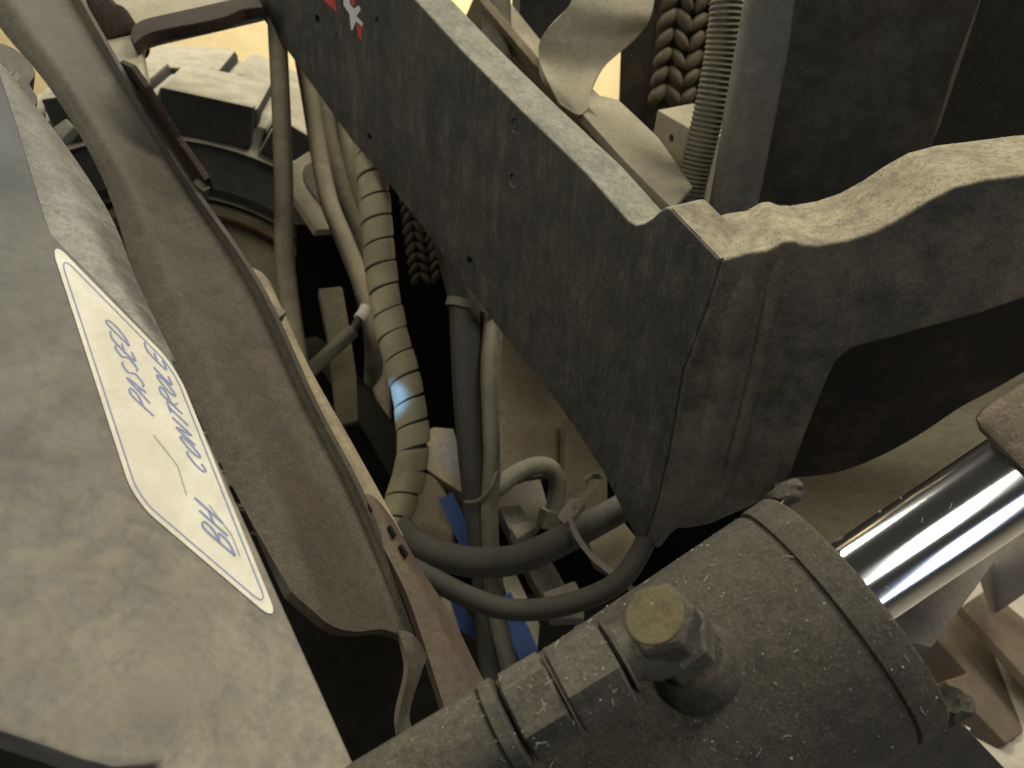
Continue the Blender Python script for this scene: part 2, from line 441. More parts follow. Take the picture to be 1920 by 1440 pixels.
# ------------------------------------------------------------------ hydraulic cylinder
DC = .35
a0, a1 = P(1580, 1140, DC), P(1580-830, 1140+560, DC)
ax = (a0-a1).normalized()                       # towards the rod
t = thing('hydraulic_cylinder', 'large grimy hydraulic cylinder with a shiny chrome rod', 'hydraulic cylinder', a0)
RB = .0600
link('barrel', lathe(a0-ax*.42, ax, [(0, RB), (.403, RB), (.4062, RB-.0004), (.4066, RB-.0013), (.409, RB-.0013)], 128), CYL, t)
link('gland_ring', lathe(a0-ax*.0125, ax, [(0, RB-.001), (.001, RB+.0006), (.0135, RB+.0006), (.0155, RB-.001), (.0165, RB*.55), (.018, RB*.5)], 128), CYL, t)
rodo = P(1650, 1066, DC)
# rod axis: same direction
link('rod', lathe(rodo-ax*.03, ax, [(0, .0208), ((P(2018, 826, DC)-rodo).dot(ax)+.03, .0208)], 96), CHROME, t)
# chunky key lugs on the gland
x, y = frame_of(ax, (EYE-a0).normalized())
for ang in (R(97), R(-78)):
    d = x*math.cos(ang)+y*math.sin(ang)
    q = d.cross(ax)
    bm = bmesh.new()
    res = bmesh.ops.create_icosphere(bm, subdivisions=3, radius=1)
    for v in res['verts']:
        c = v.co
        w = max(abs(c.x), abs(c.y), abs(c.z))**.55
        k = (1+.10*math.sin(7*c.x+3*c.y)*math.cos(6*c.z))/w
        v.co = a0+d*(RB-.0035)+ax*.011 + ax*c.x*k*.0085 + q*c.y*k*.0145 + d*c.z*k*.0055
    link('lug', bm, CYL, t)
ey = P(2018, 826, DC)
bm = boxbm(ey, ax*.028, ax.cross((EYE-ey).normalized()).normalized()*.034, (EYE-ey).normalized()*.03, bevel=.008)
link('rod_eye', bm, mat('greasy_dirt', (.026, .020, .015), film=.35, up=.7, rough=.8, dust=(.30, .24, .16), bump=1.0, blot=1.0), t)
pb = P(1288, 1226, .298)
bdir = (P(1228, 1154, .275)-pb).normalized()
side = ax.cross(bdir)
# cast boss the fitting screws into
link('port_boss', lathe(pb-bdir*.016, bdir, [(.004, .0200), (.009, .0188), (.014, .0172), (.017, .0160), (.018, .0150)], 48), CYL, t)

# ------------------------------------------------------------------ hose fitting with hex bolt
ft = thing('hose_fitting', 'grimy hose coupling of hex nuts, screwed to the cylinder port', 'hose fitting', pb)
DF = .283
f1, f0 = P(1190, 1213, DF), P(800, 1450, DF-.01)
fax = (f1-f0).normalized()
hx = hexs(.99)
ref = (EYE-f1).normalized()
ln = (f1-f0).length
def ring(name, s0, s1, r, shape=None, n=72, m=FIT, ch=.0012, par=ft, tw=0.0):
    rf = Matrix.Rotation(tw, 3, fax) @ ref
    return link(name, lathe(f0, fax, [(s0, r-ch*1.4), (s0+ch, r), (s1-ch, r), (s1, r-ch*1.4)], n, shape=shape, ref=rf), m, par, smooth=shape is None)
def at_(px, py): return (P(px, py, DF-.005)-f0).dot(fax)
ring('hex_nut', at_(1058, 1300), at_(1152, 1236), .0163, hx, tw=R(10))
ring('lock_nut', at_(970, 1350), at_(1052, 1304), .0158, hx, tw=R(24))
ring('collar', at_(935, 1372), at_(965, 1354), .0178)
ring('ferrule', -.03, at_(938, 1370), .0168)
ring('neck', at_(1145, 1240), at_(1200, 1210), .0115)
ring('washer', at_(1155, 1232), at_(1166, 1226), .0150)
hh = (P(1228, 1154, .275)-pb).length
link('elbow', sweep(crom([f0+fax*at_(1185, 1214), P(1225, 1222, .283), pb+bdir*.010], 8), .0105, 24), FIT, ft)
link('banjo_body', lathe(pb+bdir*.006, bdir, [(0, .0120), (.0015, .0138), (.012, .0138), (.0135, .0120)], 72, shape=hexs(.99), ref=ax), FIT, ft, smooth=False)
link('hex_bolt', lathe(pb+bdir*(hh-.0135), bdir, [(0, .0124), (.001, .0133), (.011, .0133), (.0132, .0120), (.0135, .0112)], 72, shape=hexs(.98), ref=(ax*.8+side*.3)), FIT, ft, smooth=False)
link('end_face', lathe(pb+bdir*(hh-.003), bdir, [(0, .0090), (.0031, .0115), (.0038, .0113), (.0041, .0103)], 48), BRASS, ft, angle=28)

# lint and crumbs caught in the grease
def lint(name, parent, m, spots, n, smin, smax, fib=.25):
    bm = bmesh.new()
    for _ in range(n):
        p, nr = spots()
        tg = frame_of(nr, Vector((random.uniform(-1, 1), random.uniform(-1, 1), random.uniform(-1, 1))))[0]
        w = nr.cross(tg)
        if random.random() < fib:
            ln, th = random.uniform(.0012, .0042), random.uniform(.00010, .00018)
            c = random.uniform(-.4, .4)
            pp = [p+tg*ln*u+w*ln*c*u*u+nr*(.0002+th) for u in (-.5, 0, .5)]
            sweep(pp, th, 4, bm)
        else:
            s_ = smin*(smax/smin)**(random.random()**2.2)
            a, b, c = [random.uniform(.6, 1.25)*s_ for _ in range(3)]
            v = [bm.verts.new(p+q) for q in (tg*a, w*b, -tg*c, -w*a, nr*s_*.8)]
            for k in range(4): bm.faces.new((v[k], v[(k+1) % 4], v[4]))
            bm.faces.new((v[3], v[2], v[1], v[0]))
    o = link(name, bm, m, parent, smooth=False)
    o['kind'] = 'stuff'
    return o
LINT = plain('pale_lint', (.36, .33, .26), .9)
xv0, yv0 = frame_of(ax, (EYE-a0).normalized())
def on_barrel():
    s_ = random.uniform(-.26, .003); an = random.uniform(-1.6, 1.6)
    d = xv0*math.cos(an)+yv0*math.sin(an)
    return a0+ax*s_+d*(RB+(.001 if s_ > -.0125 else 0)), d
cyl_root = [o for o in COL.objects if o.name.startswith('hydraulic_cylinder')][0]
lint('lint', cyl_root, LINT, on_barrel, 520, .00012, .00075, .22)
def on_fit():
    s_ = random.uniform(at_(800, 1450), at_(1150, 1236)); an = random.uniform(-1.3, 1.3)
    d = Matrix.Rotation(an, 3, fax) @ (ref - fax*ref.dot(fax)).normalized()
    return f0+fax*s_+d*.0166, d
lint('lint', ft, LINT, on_fit, 150, .00015, .0006, .2)

def on_rod():
    s_ = random.uniform(.0, .18); an = random.uniform(-1.4, 1.4)
    d = xv0*math.cos(an)+yv0*math.sin(an)
    return rodo-ax*.03+ax*(s_+.02)+d*.0208, d
lint('lint', cyl_root, LINT, on_rod, 60, .0001, .0004, .2)

# ------------------------------------------------------------------ plates by the cylinder, lower right
PU = plane((1640, 1440, .46), (1760, 1325, .46), (1900, 1440, .52))
o = link('mount_plate', poly(PU, [(1180, 1560), (1400, 1330), (1735, 1322), (1768, 1318), (1960, 1520), (1900, 1600)], .02), CYL)
tag(o, 'grimy olive mounting plate under the cylinder at the bottom right', 'steel plate')
PT = plane((1700, 1140, .62), (1750, 1210, .60), (1890, 1010, .75))
o = link('gusset_plate', poly(PT, [(1600, 1180), (1748, 1214), (1905, 1000), (1840, 960), (1640, 1000)], .012), GREYP)
tag(o, 'plain grey triangular gusset just below the chrome rod', 'steel plate')

t = thing('wooden_pallet', 'dusty brown wooden pallet lying past the cylinder end', 'pallet', P(1850, 1250, 1.72))
PW = plane((1780, 1180, 1.680), (1900, 1330, 1.584), (1850, 1120, 1.860))
link('stringer', poly(PW, [(1740, 1180), (1796, 1140), (1960, 1318), (1960, 1372), (1920, 1372), (1888, 1395), (1772, 1276), (1816, 1262)], .09, .004), WOOD, t)
PW2 = plane((1800, 1140, 1.656), (1920, 1275, 1.560), (1880, 1130, 1.752))
link('board', poly(PW2, [(1790, 1146), (1840, 1112), (1990, 1236), (1990, 1362), (1924, 1296)], .022, .003, off=.02), WOOD, t)
link('block', poly(PW, [(1700, 1180), (1745, 1178), (1818, 1262), (1775, 1315), (1700, 1260)], .07, .004, off=-.10), WOOD, t)
o = link('crumpled_cover', patch([[(1820, 1010, 1.500), (1870, 1000, 1.464), (1960, 990, 1.500)], [(1838, 1090, 1.512), (1868, 1065, 1.428), (1960, 1050, 1.488)],
                                  [(1858, 1150, 1.524), (1880, 1142, 1.464), (1960, 1085, 1.500)]], thick=.006), GREYP)
tag(o, 'dull grey sheet resting on the pallet behind the gusset', 'sheet')
o = link('plank', poly(plane((1880, 1030, 1.560), (1930, 1060, 1.560), (1890, 1060, 1.584)), [(1885, 1018), (1900, 1006), (1990, 1085), (1990, 1110)], .02), TAN)
tag(o, 'narrow pale board end to the right under the chrome rod', 'board')
o = link('packing_sheet', poly((Vector((0, 0, .030)), Vector((0, 0, -1))), [(1770, 1332), (1806, 1302), (1850, 1348), (1818, 1368)], .01), PAPER)
tag(o, 'bright white sheet of packing lying on the floor by the pallet', 'packing sheet')
PFl = (Vector((0, 0, .016)), Vector((0, 0, -1)))
o = link('floor_board', poly(PFl, [(1780, 1370), (1852, 1348), (1900, 1395), (1990, 1370), (1990, 1560), (1850, 1560)], .015), CONC)
tag(o, 'pale board flat on the floor below the pallet', 'board')

# ------------------------------------------------------------------ left: panel with inspection sticker
PL = plane((0, 1372, .215), (670, 1440, .275), (0, 150, .40))
t = thing('machine_panel', 'blurred dusty grey panel nearest the lens with a handwritten sticker', 'panel', on(PL, 300, 1300))
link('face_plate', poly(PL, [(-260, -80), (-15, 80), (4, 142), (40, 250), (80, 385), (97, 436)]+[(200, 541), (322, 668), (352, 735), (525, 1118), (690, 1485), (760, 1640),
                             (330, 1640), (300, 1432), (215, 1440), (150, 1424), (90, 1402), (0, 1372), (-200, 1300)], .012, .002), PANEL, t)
link('side_flange', patch([[(-40, 85, .47), (10, 128, .48), (20, 140, .49)], [(30, 235, .44), (85, 250, .46), (120, 268, .48)], [(70, 375, .41), (150, 385, .43), (205, 400, .46)],
                           [(110, 470, .39), (205, 500, .40), (258, 530, .43)], [(260, 640, .36), (300, 660, .365), (330, 680, .37)]], thick=.004), PEEL, t)
cx = [(90, 445), (330, 690), (525, 1174), (250, 940)]       # TL TR BR BL
def LB(w, v):                                               # w down the long side, v across
    a = Vector(cx[0]).lerp(Vector(cx[3]), w); b = Vector(cx[1]).lerp(Vector(cx[2]), w)
    q = a.lerp(b, v); return q.x, q.y
def rrect(i, r):
    pts = []
    for (w, v, a) in ((r+i, r+i, 180), (r+i, 1-r-i, 90), (1-r-i, 1-r-i, 0), (1-r-i, r+i, 270)):
        for k in range(7):
            an = R(a-15*k)
            pts.append((w+r*math.cos(an), v+r*math.sin(an)))
    return pts
def rr2(i, r):
    pts = []
    rw = r*.66
    iw = i*.66
    for (w, v, a) in ((rw+iw, r+i, 270), (rw+iw, 1-r-i, 180), (1-rw-iw, 1-r-i, 90), (1-rw-iw, r+i, 0)):
        for k in range(9):
            an = R(a-90*k/8)
            pts.append((w+rw*math.cos(an), v+r*math.sin(an)))
    return pts
er = [on(PL, x, y) for x, y in ((540, 1150), (690, 1485), (760, 1640))]
dv = (er[0]-EYE).normalized()*.45 + Vector((-.10, 0, -.10))
link('shade_baffle', prism_bm([er[0]+PL[1]*.013, er[2]+PL[1]*.013, er[2]+dv, er[0]+dv], Vector((-.006, 0, 0)), .001), BLACK, t)  # baffle added to keep side light out of the gap
st = link('sticker', poly(PL, [LB(*q) for q in rr2(0, .14)], .0003, 0, off=.0006), STICK, t)
def stroke(pts, wd, pl=PL, off=.0009, bm=None, loop=False):
    """pen stroke lying on the plane"""
    bm = bm or bmesh.new()
    p = [on(pl, x, y, off) for x, y in pts]
    if loop: p.append(p[0])
    prev = None
    for i in range(len(p)):
        tdir = p[min(i+1, len(p)-1)]-p[max(i-1, 0)]
        if loop and i in (0, len(p)-1): tdir = p[1]-p[-2]
        nrm = tdir.cross(pl[1]).normalized()*wd/2
        a, b = bm.verts.new(p[i]-nrm), bm.verts.new(p[i]+nrm)
        if prev: bm.faces.new((prev[0], a, b, prev[1]))
        prev = (a, b)
    return bm
link('border_line', stroke([LB(*q) for q in rr2(.055, .11)], .0005, loop=True), INK, st)
G = {'P': [[(0, 0), (0, 1), (.5, .95), (.55, .6), (0, .48)]], 'A': [[(0, 0), (.32, 1), (.62, 0)], [(.12, .38), (.5, .38)]],
     'S': [[(.58, .85), (.3, 1), (.05, .8), (.3, .55), (.55, .28), (.3, 0), (0, .15)]], 'E': [[(.55, 1), (0, 1), (0, 0), (.55, 0)], [(0, .5), (.45, .5)]],
     'D': [[(0, 0), (0, 1), (.4, .9), (.58, .5), (.4, .1), (0, 0)]], 'C': [[(.6, .85), (.35, 1), (.05, .7), (.05, .3), (.35, 0), (.6, .15)]],
     'O': [[(.3, 1), (.02, .6), (.08, .15), (.35, 0), (.6, .4), (.52, .85), (.3, 1)]], 'N': [[(0, 0), (0, 1), (.55, 0), (.55, 1)]],
     'T': [[(0, 1), (.65, 1)], [(.33, 1), (.33, 0)]], 'R': [[(0, 0), (0, 1), (.5, .92), (.52, .62), (0, .5), (.6, 0)]], 'L': [[(0, 1), (0, 0), (.5, 0)]],
     'B': [[(0, 0), (0, 1), (.45, .9), (.42, .6), (0, .52), (.52, .4), (.5, .08), (0, 0)]], 'H': [[(0, 0), (0, 1)], [(.55, 0), (.55, 1)], [(0, .5), (.55, .5)]]}
def write(txt, w0, w1, v0, v1, wd):
    """text runs up the sticker (w falls), letter tops towards small v"""
    bm = bmesh.new()
    n = len(txt)
    for i, c in enumerate(txt):
        j = [random.uniform(-.06, .06) for _ in range(4)]
        for s in G[c]:
            pts = crom([Vector((x+j[0], y*(1+j[1])+j[2], 0)) for x, y in s], 4)
            stroke([LB(w0+(w1-w0)*(i+p.x*1.15)/n, v1+(v0-v1)*p.y) for p in pts], wd, bm=bm)
    return bm
link('writing', write('PASSED', .44, .11, .345, .505, .0008), INK, st)
link('writing', write('CONTROLE', .50, .03, .70, .845, .0008), INK, st)
link('writing', write('BH', .82, .665, .62, .82, .0009), INK, st)
link('writing', stroke([LB(.72, .54), LB(.60, .56), LB(.55, .42)], .0005, bm=stroke([LB(.66, .74), LB(.72, .86), LB(.80, .86)], .0005)), PENCIL, st)

# small dark clamp behind the panel, upper left
o = link('rubber_clamp', poly(plane((0, 100, .62), (70, 190, .60), (40, 90, .64)), smo([(-60, 70), (8, 82), (40, 100), (62, 125), (66, 142), (56, 158), (70, 180), (68, 196), (60, 202), (40, 170), (4, 132), (-60, 120)], 2), .02, .003), DARK)
tag(o, 'dark rubber clamp at the far left edge above the panel', 'clamp')
o = link('clip_block', poly(plane((100, 245, .6), (130, 225, .6), (115, 262, .58)), [(96, 240), (124, 220), (136, 236), (114, 262)], .008, .002), DARK)
tag(o, 'small dark block between panel and rail', 'block')

# ------------------------------------------------------------------ rail: dished dusty sheet
t = thing('dished_rail', 'long dusty brown dished rail running down beside the grey panel', 'rail', P(600, 1100, .50))
Lr = [(-90, -80, .88), (0, 52, .81), (95, 168, .755), (190, 330, .69), (262, 540, .62), (350, 735, .555), (440, 920, .50), (545, 1108, .445)]
Rr = [(118, -60, .88), (168, 30, .835), (248, 170, .775), (352, 340, .715), (480, 528, .65), (585, 752, .59), (680, 938, .54), (792, 1150, .485)]
prof = [(0, .004, 0), (.12, -.004, 2), (.30, -.010, 8), (.50, .004, 20), (.70, .022, 34), (.86, .028, 26), (.94, .020, 8), (1, .012, 0)]
rows = []
for k, (l, r) in enumerate(zip(Lr, Rr)):
    row = []
    for u, dd, yb in prof:
        row.append((l[0]+(r[0]-l[0])*u, l[1]+(r[1]-l[1])*u + (yb if k == 7 else 0), l[2]+(r[2]-l[2])*u + dd*(1-.04*k)))
    if k == 7:
        row = [(x, y, row[i][2]) for i, (x, y) in enumerate([(545, 1108), (578, 1138), (622, 1173), (668, 1184), (716, 1180), (757, 1194), (777, 1214), (796, 1240)])]
    rows.append(row)
link('sheet', patch(rows, thick=.006), RAIL, t)
# folded lip seen beyond the sheet
PLp = plane((480, 520, .68), (800, 1180, .52), (900, 1290, .52))
link('lip', patch([[(470, 500, .72), (492, 512, .72), (507, 530, .72)], [(520, 660, .665), (550, 660, .665), (578, 684, .665)], [(590, 800, .622), (628, 800, .622), (659, 828, .622)],
                   [(662, 945, .585), (700, 940, .585), (732, 960, .585)], [(690, 990, .572), (726, 985, .572), (756, 1004, .572)]], thick=.006), TAN, t)
link('lower_bar', patch([[(664, 930, .560), (700, 930, .565), (738, 975, .575)], [(715, 1020, .535), (745, 1020, .54), (785, 1058, .55)], [(765, 1120, .505), (800, 1115, .515), (848, 1158, .53)],
                   [(812, 1260, .475), (860, 1255, .485), (900, 1262, .50)], [(840, 1350, .455), (890, 1340, .465), (950, 1350, .48)]], thick=.007), REDBAR, t)
link('bent_tab', patch([[(745, 1180, .47), (775, 1190, .47), (802, 1230, .47)], [(765, 1250, .44), (778, 1260, .445), (790, 1262, .45)],
                        [(748, 1340, .42), (758, 1345, .425), (768, 1340, .43)], [(752, 1390, .40), (768, 1395, .40), (785, 1390, .41)]], thick=.003), RAIL, t)
link('rib', poly(plane((240, 140, .86), (390, 360, .78), (230, 130, .9)), [(215, 112), (244, 126), (272, 165), (330, 260), (384, 338), (392, 362), (366, 352), (320, 290), (262, 195)], .006, .001), BROWN, t)
for qx, qy, qd in ((640, 872, .578), (690, 950, .553), (735, 996, .545), (757, 1032, .535), (600, 800, .60)):
    v_ = (P(qx+20, qy+32, qd-.012)-P(qx, qy, qd)).normalized(); n_ = (P(qx, qy, qd)-EYE).normalized()
    link('slot', boxbm(P(qx, qy, qd), v_*.006, v_.cross(n_).normalized()*.0016, n_*.004, bevel=.001), BLACK, t)
for q in ((374, 356, .74), (514, 590, .66)):
    bm = cbox(q[0], q[1], q[2], .008, .007, .006, rot=R(35), yaw=R(-20), bevel=.002)
    link('clip', bm, DARKM, t)

# ------------------------------------------------------------------ wheel
wc = P(372, 655, 1.62)
wax = (Vector((.10, -1, .0))).normalized()
t = thing('loader_wheel', 'big dusty lugged tyre on a rusty rim, upper left', 'wheel', wc)
RT = .545
tyre = lathe(wc, wax, [(-.46, RT*.62), (-.46, RT*.86), (-.42, RT*.96), (-.05, RT*.97), (-.015, RT*.94), (.0, RT*.88), (.008, RT*.86), (.014, RT*.845), (.008, RT*.83),
                       (.02, RT*.71), (.022, RT*.70), (.012, RT*.665), (.0, RT*.655), (.004, RT*.645), (-.02, RT*.625)], 96, cap=False)
x, y = frame_of(wax, Vector((0, 0, 1)))
NL = 17
for k in range(NL):
    for sd in (0, 1):
        a = 2*math.pi*(k+.5*sd+.12)/NL
        d = x*math.cos(a)+y*math.sin(a); q = wax.cross(d)
        c = wc + d*RT*.95 + wax*(-.11 if sd == 0 else -.315)
        hw = .085
        skew = wax*.16*(1 if sd == 0 else -1)
        boxbm(c, wax*.112, (q*.088+skew*.05), d*.024, tyre, .015)
        if sd == 0:
            boxbm(wc + d*RT*.93 + wax*.004, wax*.012, q*.080, d*.040, tyre, .006)
link('tyre', tyre, RUBBER, t)
link('rim', lathe(wc-wax*.02, wax, [(-.1, RT*.60), (.0, RT*.62), (.02, RT*.61), (.022, RT*.59), (0, RT*.57), (-.04, RT*.53), (-.045, RT*.52)], 96, cap=False), RIMM, t)
link('hub_plate', lathe(wc-wax*.05, wax, [(-.05, RT*.52), (-.012, RT*.51), (.0, RT*.48), (.03, RT*.32), (.035, RT*.2), (.08, RT*.18), (.085, RT*.16)], 96), CREAM, t)

# ------------------------------------------------------------------ cream guard plate and bits above the wheel
t = thing('mudguard', 'cream dusty mudguard sheet with a dark brown front edge above the tyre', 'mudguard', P(380, 60, 1.3))
PG = plane((300, 40, .96), (470, 10, .98), (330, -60, 1.12))
link('top_sheet', poly(PG, smo([(262, 82), (266, 66), (292, 56), (380, 36), (484, 12)], 3)+[(520, 0), (620, -120), (100, -120), (150, -10), (190, 80), (250, 170), (276, 160)], .02, .004), CREAM, t)
link('front_edge', poly(PG, smo([(254, 96), (258, 76), (268, 66), (292, 57), (380, 37), (488, 12)], 3)+smo([(500, 38), (462, 42), (430, 56), (380, 68), (335, 76), (300, 84), (280, 92), (262, 108)], 3), .014, .002, off=.016), BROWN, t)
o = link('hinge_bracket', poly(plane((200, 40, .93), (250, 40, .93), (215, 75, .92)), [(140, -40), (190, -30), (215, 2), (232, 8), (252, 40), (246, 56), (196, 74), (176, 40)], .05, .006), BROWN)
tag(o, 'dark brown bracket at the upper left beside the mudguard', 'bracket')

# ------------------------------------------------------------------ standing hoses
def hose(name, pts, r, m, label, cat='hose', group=None, n=12, prof=None, segs=18):
    path = hose_path(pts, n)
    o = link(name, sweep(path, r, segs, prof=prof), m)
    tag(o, label, cat, group); return o
HG = 'hoses standing between rail and frame'
hose('rubber_hose', [(512, -60, .98), (520, 60, .98), (527, 200, .97), (532, 350, .96), (533, 470, .95), (545, 580, .93), (560, 680, .90), (585, 800, .88)], .0122, HOSE,
     'straight dusty hose in front of the big tyre', group=HG)
hose('rubber_hose', [(560, 60, 1.10), (580, 170, 1.10), (598, 280, 1.10), (618, 380, 1.08), (650, 460, 1.07), (680, 540, 1.06), (700, 640, 1.06), (698, 740, 1.12), (690, 840, 1.25)], .0135, HOSE,
     'dusty hose bending right, left of the ribbed hose', group=HG)
hose('ribbed_hose', [(592, 80, 1.16), (606, 190, 1.16), (622, 280, 1.15), (648, 370, 1.14), (680, 450, 1.13), (706, 540, 1.12), (715, 700, 1.1), (715, 1000, 1.08)], .0135, HOSE,
     'thin finely ribbed hose tucked behind the cream spiral wrap', group=HG, n=40, prof=lambda i, a: 1+.06*(i % 2), segs=14)
hose('rubber_hose', [(622, 130, 1.22), (645, 240, 1.22), (660, 320, 1.21), (680, 420, 1.2), (690, 560, 1.19)], .013, HOSE,
     'dark hose nearly hidden behind the top of the cream wrap', group=HG)

# spiral wrapped hose
t = thing('wrapped_hose', 'hose in cream spiral wrap, curving down in the middle', 'wrapped hose', P(770, 850, .86))
ctrl = [(680, 180, .92), (692, 260, .92), (700, 350, .915), (708, 440, .91), (717, 530, .905), (734, 620, .90), (756, 700, .89), (770, 770, .88), (775, 840, .87), (765, 900, .86), (745, 960, .84), (720, 1020, .82)]
path = crom([P(*p) for p in ctrl], 24)
link('inner_hose', sweep(path, .0160, 24), HOSED, t)
# ribbon: helical strip
def helix(path, r, pitch, gap, thick):
    bm = bmesh.new()
    L = [0]
    for i in range(1, len(path)): L.append(L[-1]+(path[i]-path[i-1]).length)
    tot = L[-1]
    def at(s):
        s = max(0, min(tot, s))
        for i in range(1, len(path)):
            if L[i] >= s or i == len(path)-1:
                f = (s-L[i-1])/max(1e-9, L[i]-L[i-1])
                return path[i-1].lerp(path[i], f), (path[i]-path[i-1]).normalized()
    turns = tot/pitch; n = int(turns*30)
    ref0 = (EYE-path[len(path)//2]).normalized()
    prev = None
    for k in range(n+1):
        u = k/30
        sc = u*pitch
        ang = 2*math.pi*u
        p, tg = at(sc)
        x, y = frame_of(tg, ref0)
        d = x*math.cos(ang)+y*math.sin(ang)
        hw = pitch*(1-gap)/2
        jit = .0006*math.sin(u*2.7)
        ringv = []
        for (s, rr) in ((-hw, r-.001), (-hw+.001, r+jit), (0, r+.0004+jit), (hw-.001, r+jit), (hw, r-.001), (hw, r-thick), (-hw, r-thick)):
            pp, tt = at(sc+s)
            ringv.append(bm.verts.new(pp+d*rr))
        if prev:
            for i in range(len(ringv)):
                j = (i+1) % len(ringv)
                bm.faces.new((prev[i], prev[j], ringv[j], ringv[i]))
        prev = ringv
    return bm
link('spiral_wrap', helix(path, .0192,   .0288, .085, .0025), WRAP, t)

# twin hoses in the centre with a cable tie
t = thing('thick_hose', 'thick smooth dark hose hanging at the centre, dusty at its top', 'hose', P(880, 900, .84), HG)
link('tube', sweep(hose_path([(830, 400, .88), (848, 480, .88), (868, 560, .87), (873, 640, .865), (878, 740, .86), (888, 860, .855), (902, 980, .85), (915, 1100, .84), (925, 1220, .83), (940, 1360, .81)]), .0178, 24), HOSEM, t)
tp = P(868, 572, .868)
tdir = (P(866, 540, .87)-P(872, 620, .866)).normalized()
# tie band spans both hoses
bm = bmesh.new()
ctr = P(884, 576, .866)
xx = (P(930, 590, .866)-P(846, 562, .866)).normalized()
xx = (xx - tdir*xx.dot(tdir)*.2).normalized(); yy = tdir.cross(xx).normalized()
loop = []
for k in range(40):
    a = 2*math.pi*k/40
    loop.append(ctr+xx*.0285*math.cos(a)+yy*.0200*math.sin(a))
nrm = xx.cross(yy)
rg = []
for i, p in enumerate(loop):
    d = (p-ctr).normalized()
    rg.append([bm.verts.new(p+nrm*.005), bm.verts.new(p+nrm*.005+d*.0022), bm.verts.new(p-nrm*.005+d*.0022), bm.verts.new(p-nrm*.005)])
for i in range(40):
    for k in range(4):
        bm.faces.new((rg[i][k], rg[(i+1) % 40][k], rg[(i+1) % 40][(k+1) % 4], rg[i][(k+1) % 4]))
tag(link('cable_tie', bm, HOSEL), 'flat grey cable tie round the twin centre hoses', 'cable tie')
hose('slim_hose', [(930, 520, .885), (922, 600, .87), (917, 690, .85), (920, 780, .835), (922, 860, .825), (918, 960, .82), (922, 1060, .815), (930, 1140, .81), (945, 1210, .80), (965, 1290, .79)], .0098, HOSEL,
     'slim pale dusty hose running down beside the thick centre hose', group=HG)
hose('slim_hose', [(945, 500, .93), (932, 620, .91), (926, 740, .90), (930, 860, .88), (921, 950, .87), (912, 1060, .87)], .0075, HOSEL,
     'thinnest pale hose, just right behind the slim centre hose', group=HG)
# loop of the small tie lower down
pth = [P(872, 942, .82), P(898, 938, .812), P(920, 915, .808), P(930, 888, .815), P(938, 866, .84)]
tag(link('cable_tie', sweep(crom(pth, 8), .0022, 8), HOSEL), 'thin tie tail curling across the slim hose', 'cable tie')

# goose-neck pipe
t = thing('bent_pipe', 'pale dusty gooseneck pipe bending over right of the centre hoses', 'pipe', P(1040, 960, .92))
link('tube', sweep(hose_path([(905, 935, .88), (940, 908, .89), (975, 884, .90), (1010, 873, .91), (1034, 880, .915), (1045, 905, .918), (1042, 940, .92), (1034, 975, .922)], 10), .0112, 20), HOSEL, t)
link('end_nut', lathe(P(1034, 955, .92), (P(1028, 985, .922)-P(1036, 950, .92)), [(0, .0135), (.022, .0140), (.024, .012)], 48, shape=hexs(.97)), DARKM, t)

# dark hoses bowing across
hose('rubber_hose', [(740, 985, .74), (775, 1018, .74), (830, 1042, .74), (900, 1055, .74), (980, 1046, .75), (1060, 1010, .77), (1120, 978, .79), (1200, 930, .82), (1300, 850, .86)], .0152, HOSEM,
     'thick dark hose bowing across to the frame bottom, upper of two', group='hoses bowing across the gap', segs=22)
hose('rubber_hose', [(760, 1060, .66), (815, 1088, .66), (880, 1120, .66), (950, 1142, .66), (1030, 1140, .665), (1110, 1118, .67), (1165, 1085, .68), (1200, 1035, .70), (1222, 985, .74)], .0098, HOSED,
     'thinner black hose bowing just above the hose coupling, lower of two', group='hoses bowing across the gap', segs=20)
# cable tie with its head
t = thing('cable_tie', 'grey cable tie with a square head, tail sticking up to the frame', 'cable tie', P(1075, 955, .70))
PC = plane((1075, 955, .74), (1115, 900, .75), (1180, 1090, .68))
link('head', poly(PC, [(1043, 968), (1068, 934), (1086, 932), (1096, 944), (1078, 968), (1058, 984)], .010, .0018), GREYP, t)
def strap(pts, wd, th):
    path = crom([P(*p) for p in pts], 8)
    bm = bmesh.new(); prev = None
    for i in range(len(path)):
        tg = (path[min(i+1, len(path)-1)]-path[max(i-1, 0)]).normalized()
        vd = (path[i]-EYE).normalized()
        s = tg.cross(vd).normalized(); u = s.cross(tg).normalized()
        r = [bm.verts.new(path[i]+s*wd*a+u*th*b) for a, b in ((-.5, -.5), (.5, -.5), (.5, .5), (-.5, .5))]
        if prev:
            for k in range(4): bm.faces.new((prev[k], prev[(k+1) % 4], r[(k+1) % 4], r[k]))
        else: bm.faces.new(r)
        prev = r
    bm.faces.new(prev[::-1])
    return bm
link('tail', strap([(1078, 950, .73), (1098, 926, .735), (1122, 902, .74)], .0045, .003), HOSEL, t)
link('band', strap([(1068, 972, .735), (1085, 1010, .725), (1112, 1045, .715), (1145, 1072, .70), (1180, 1100, .68), (1190, 1112, .69)], .0055, .004), GREYP, t)
link('loop', sweep(crom([P(1096, 908, .76), P(1100, 898, .76), P(1112, 892, .76), P(1126, 894, .77)], 6), .003, 8), GREYP, t)

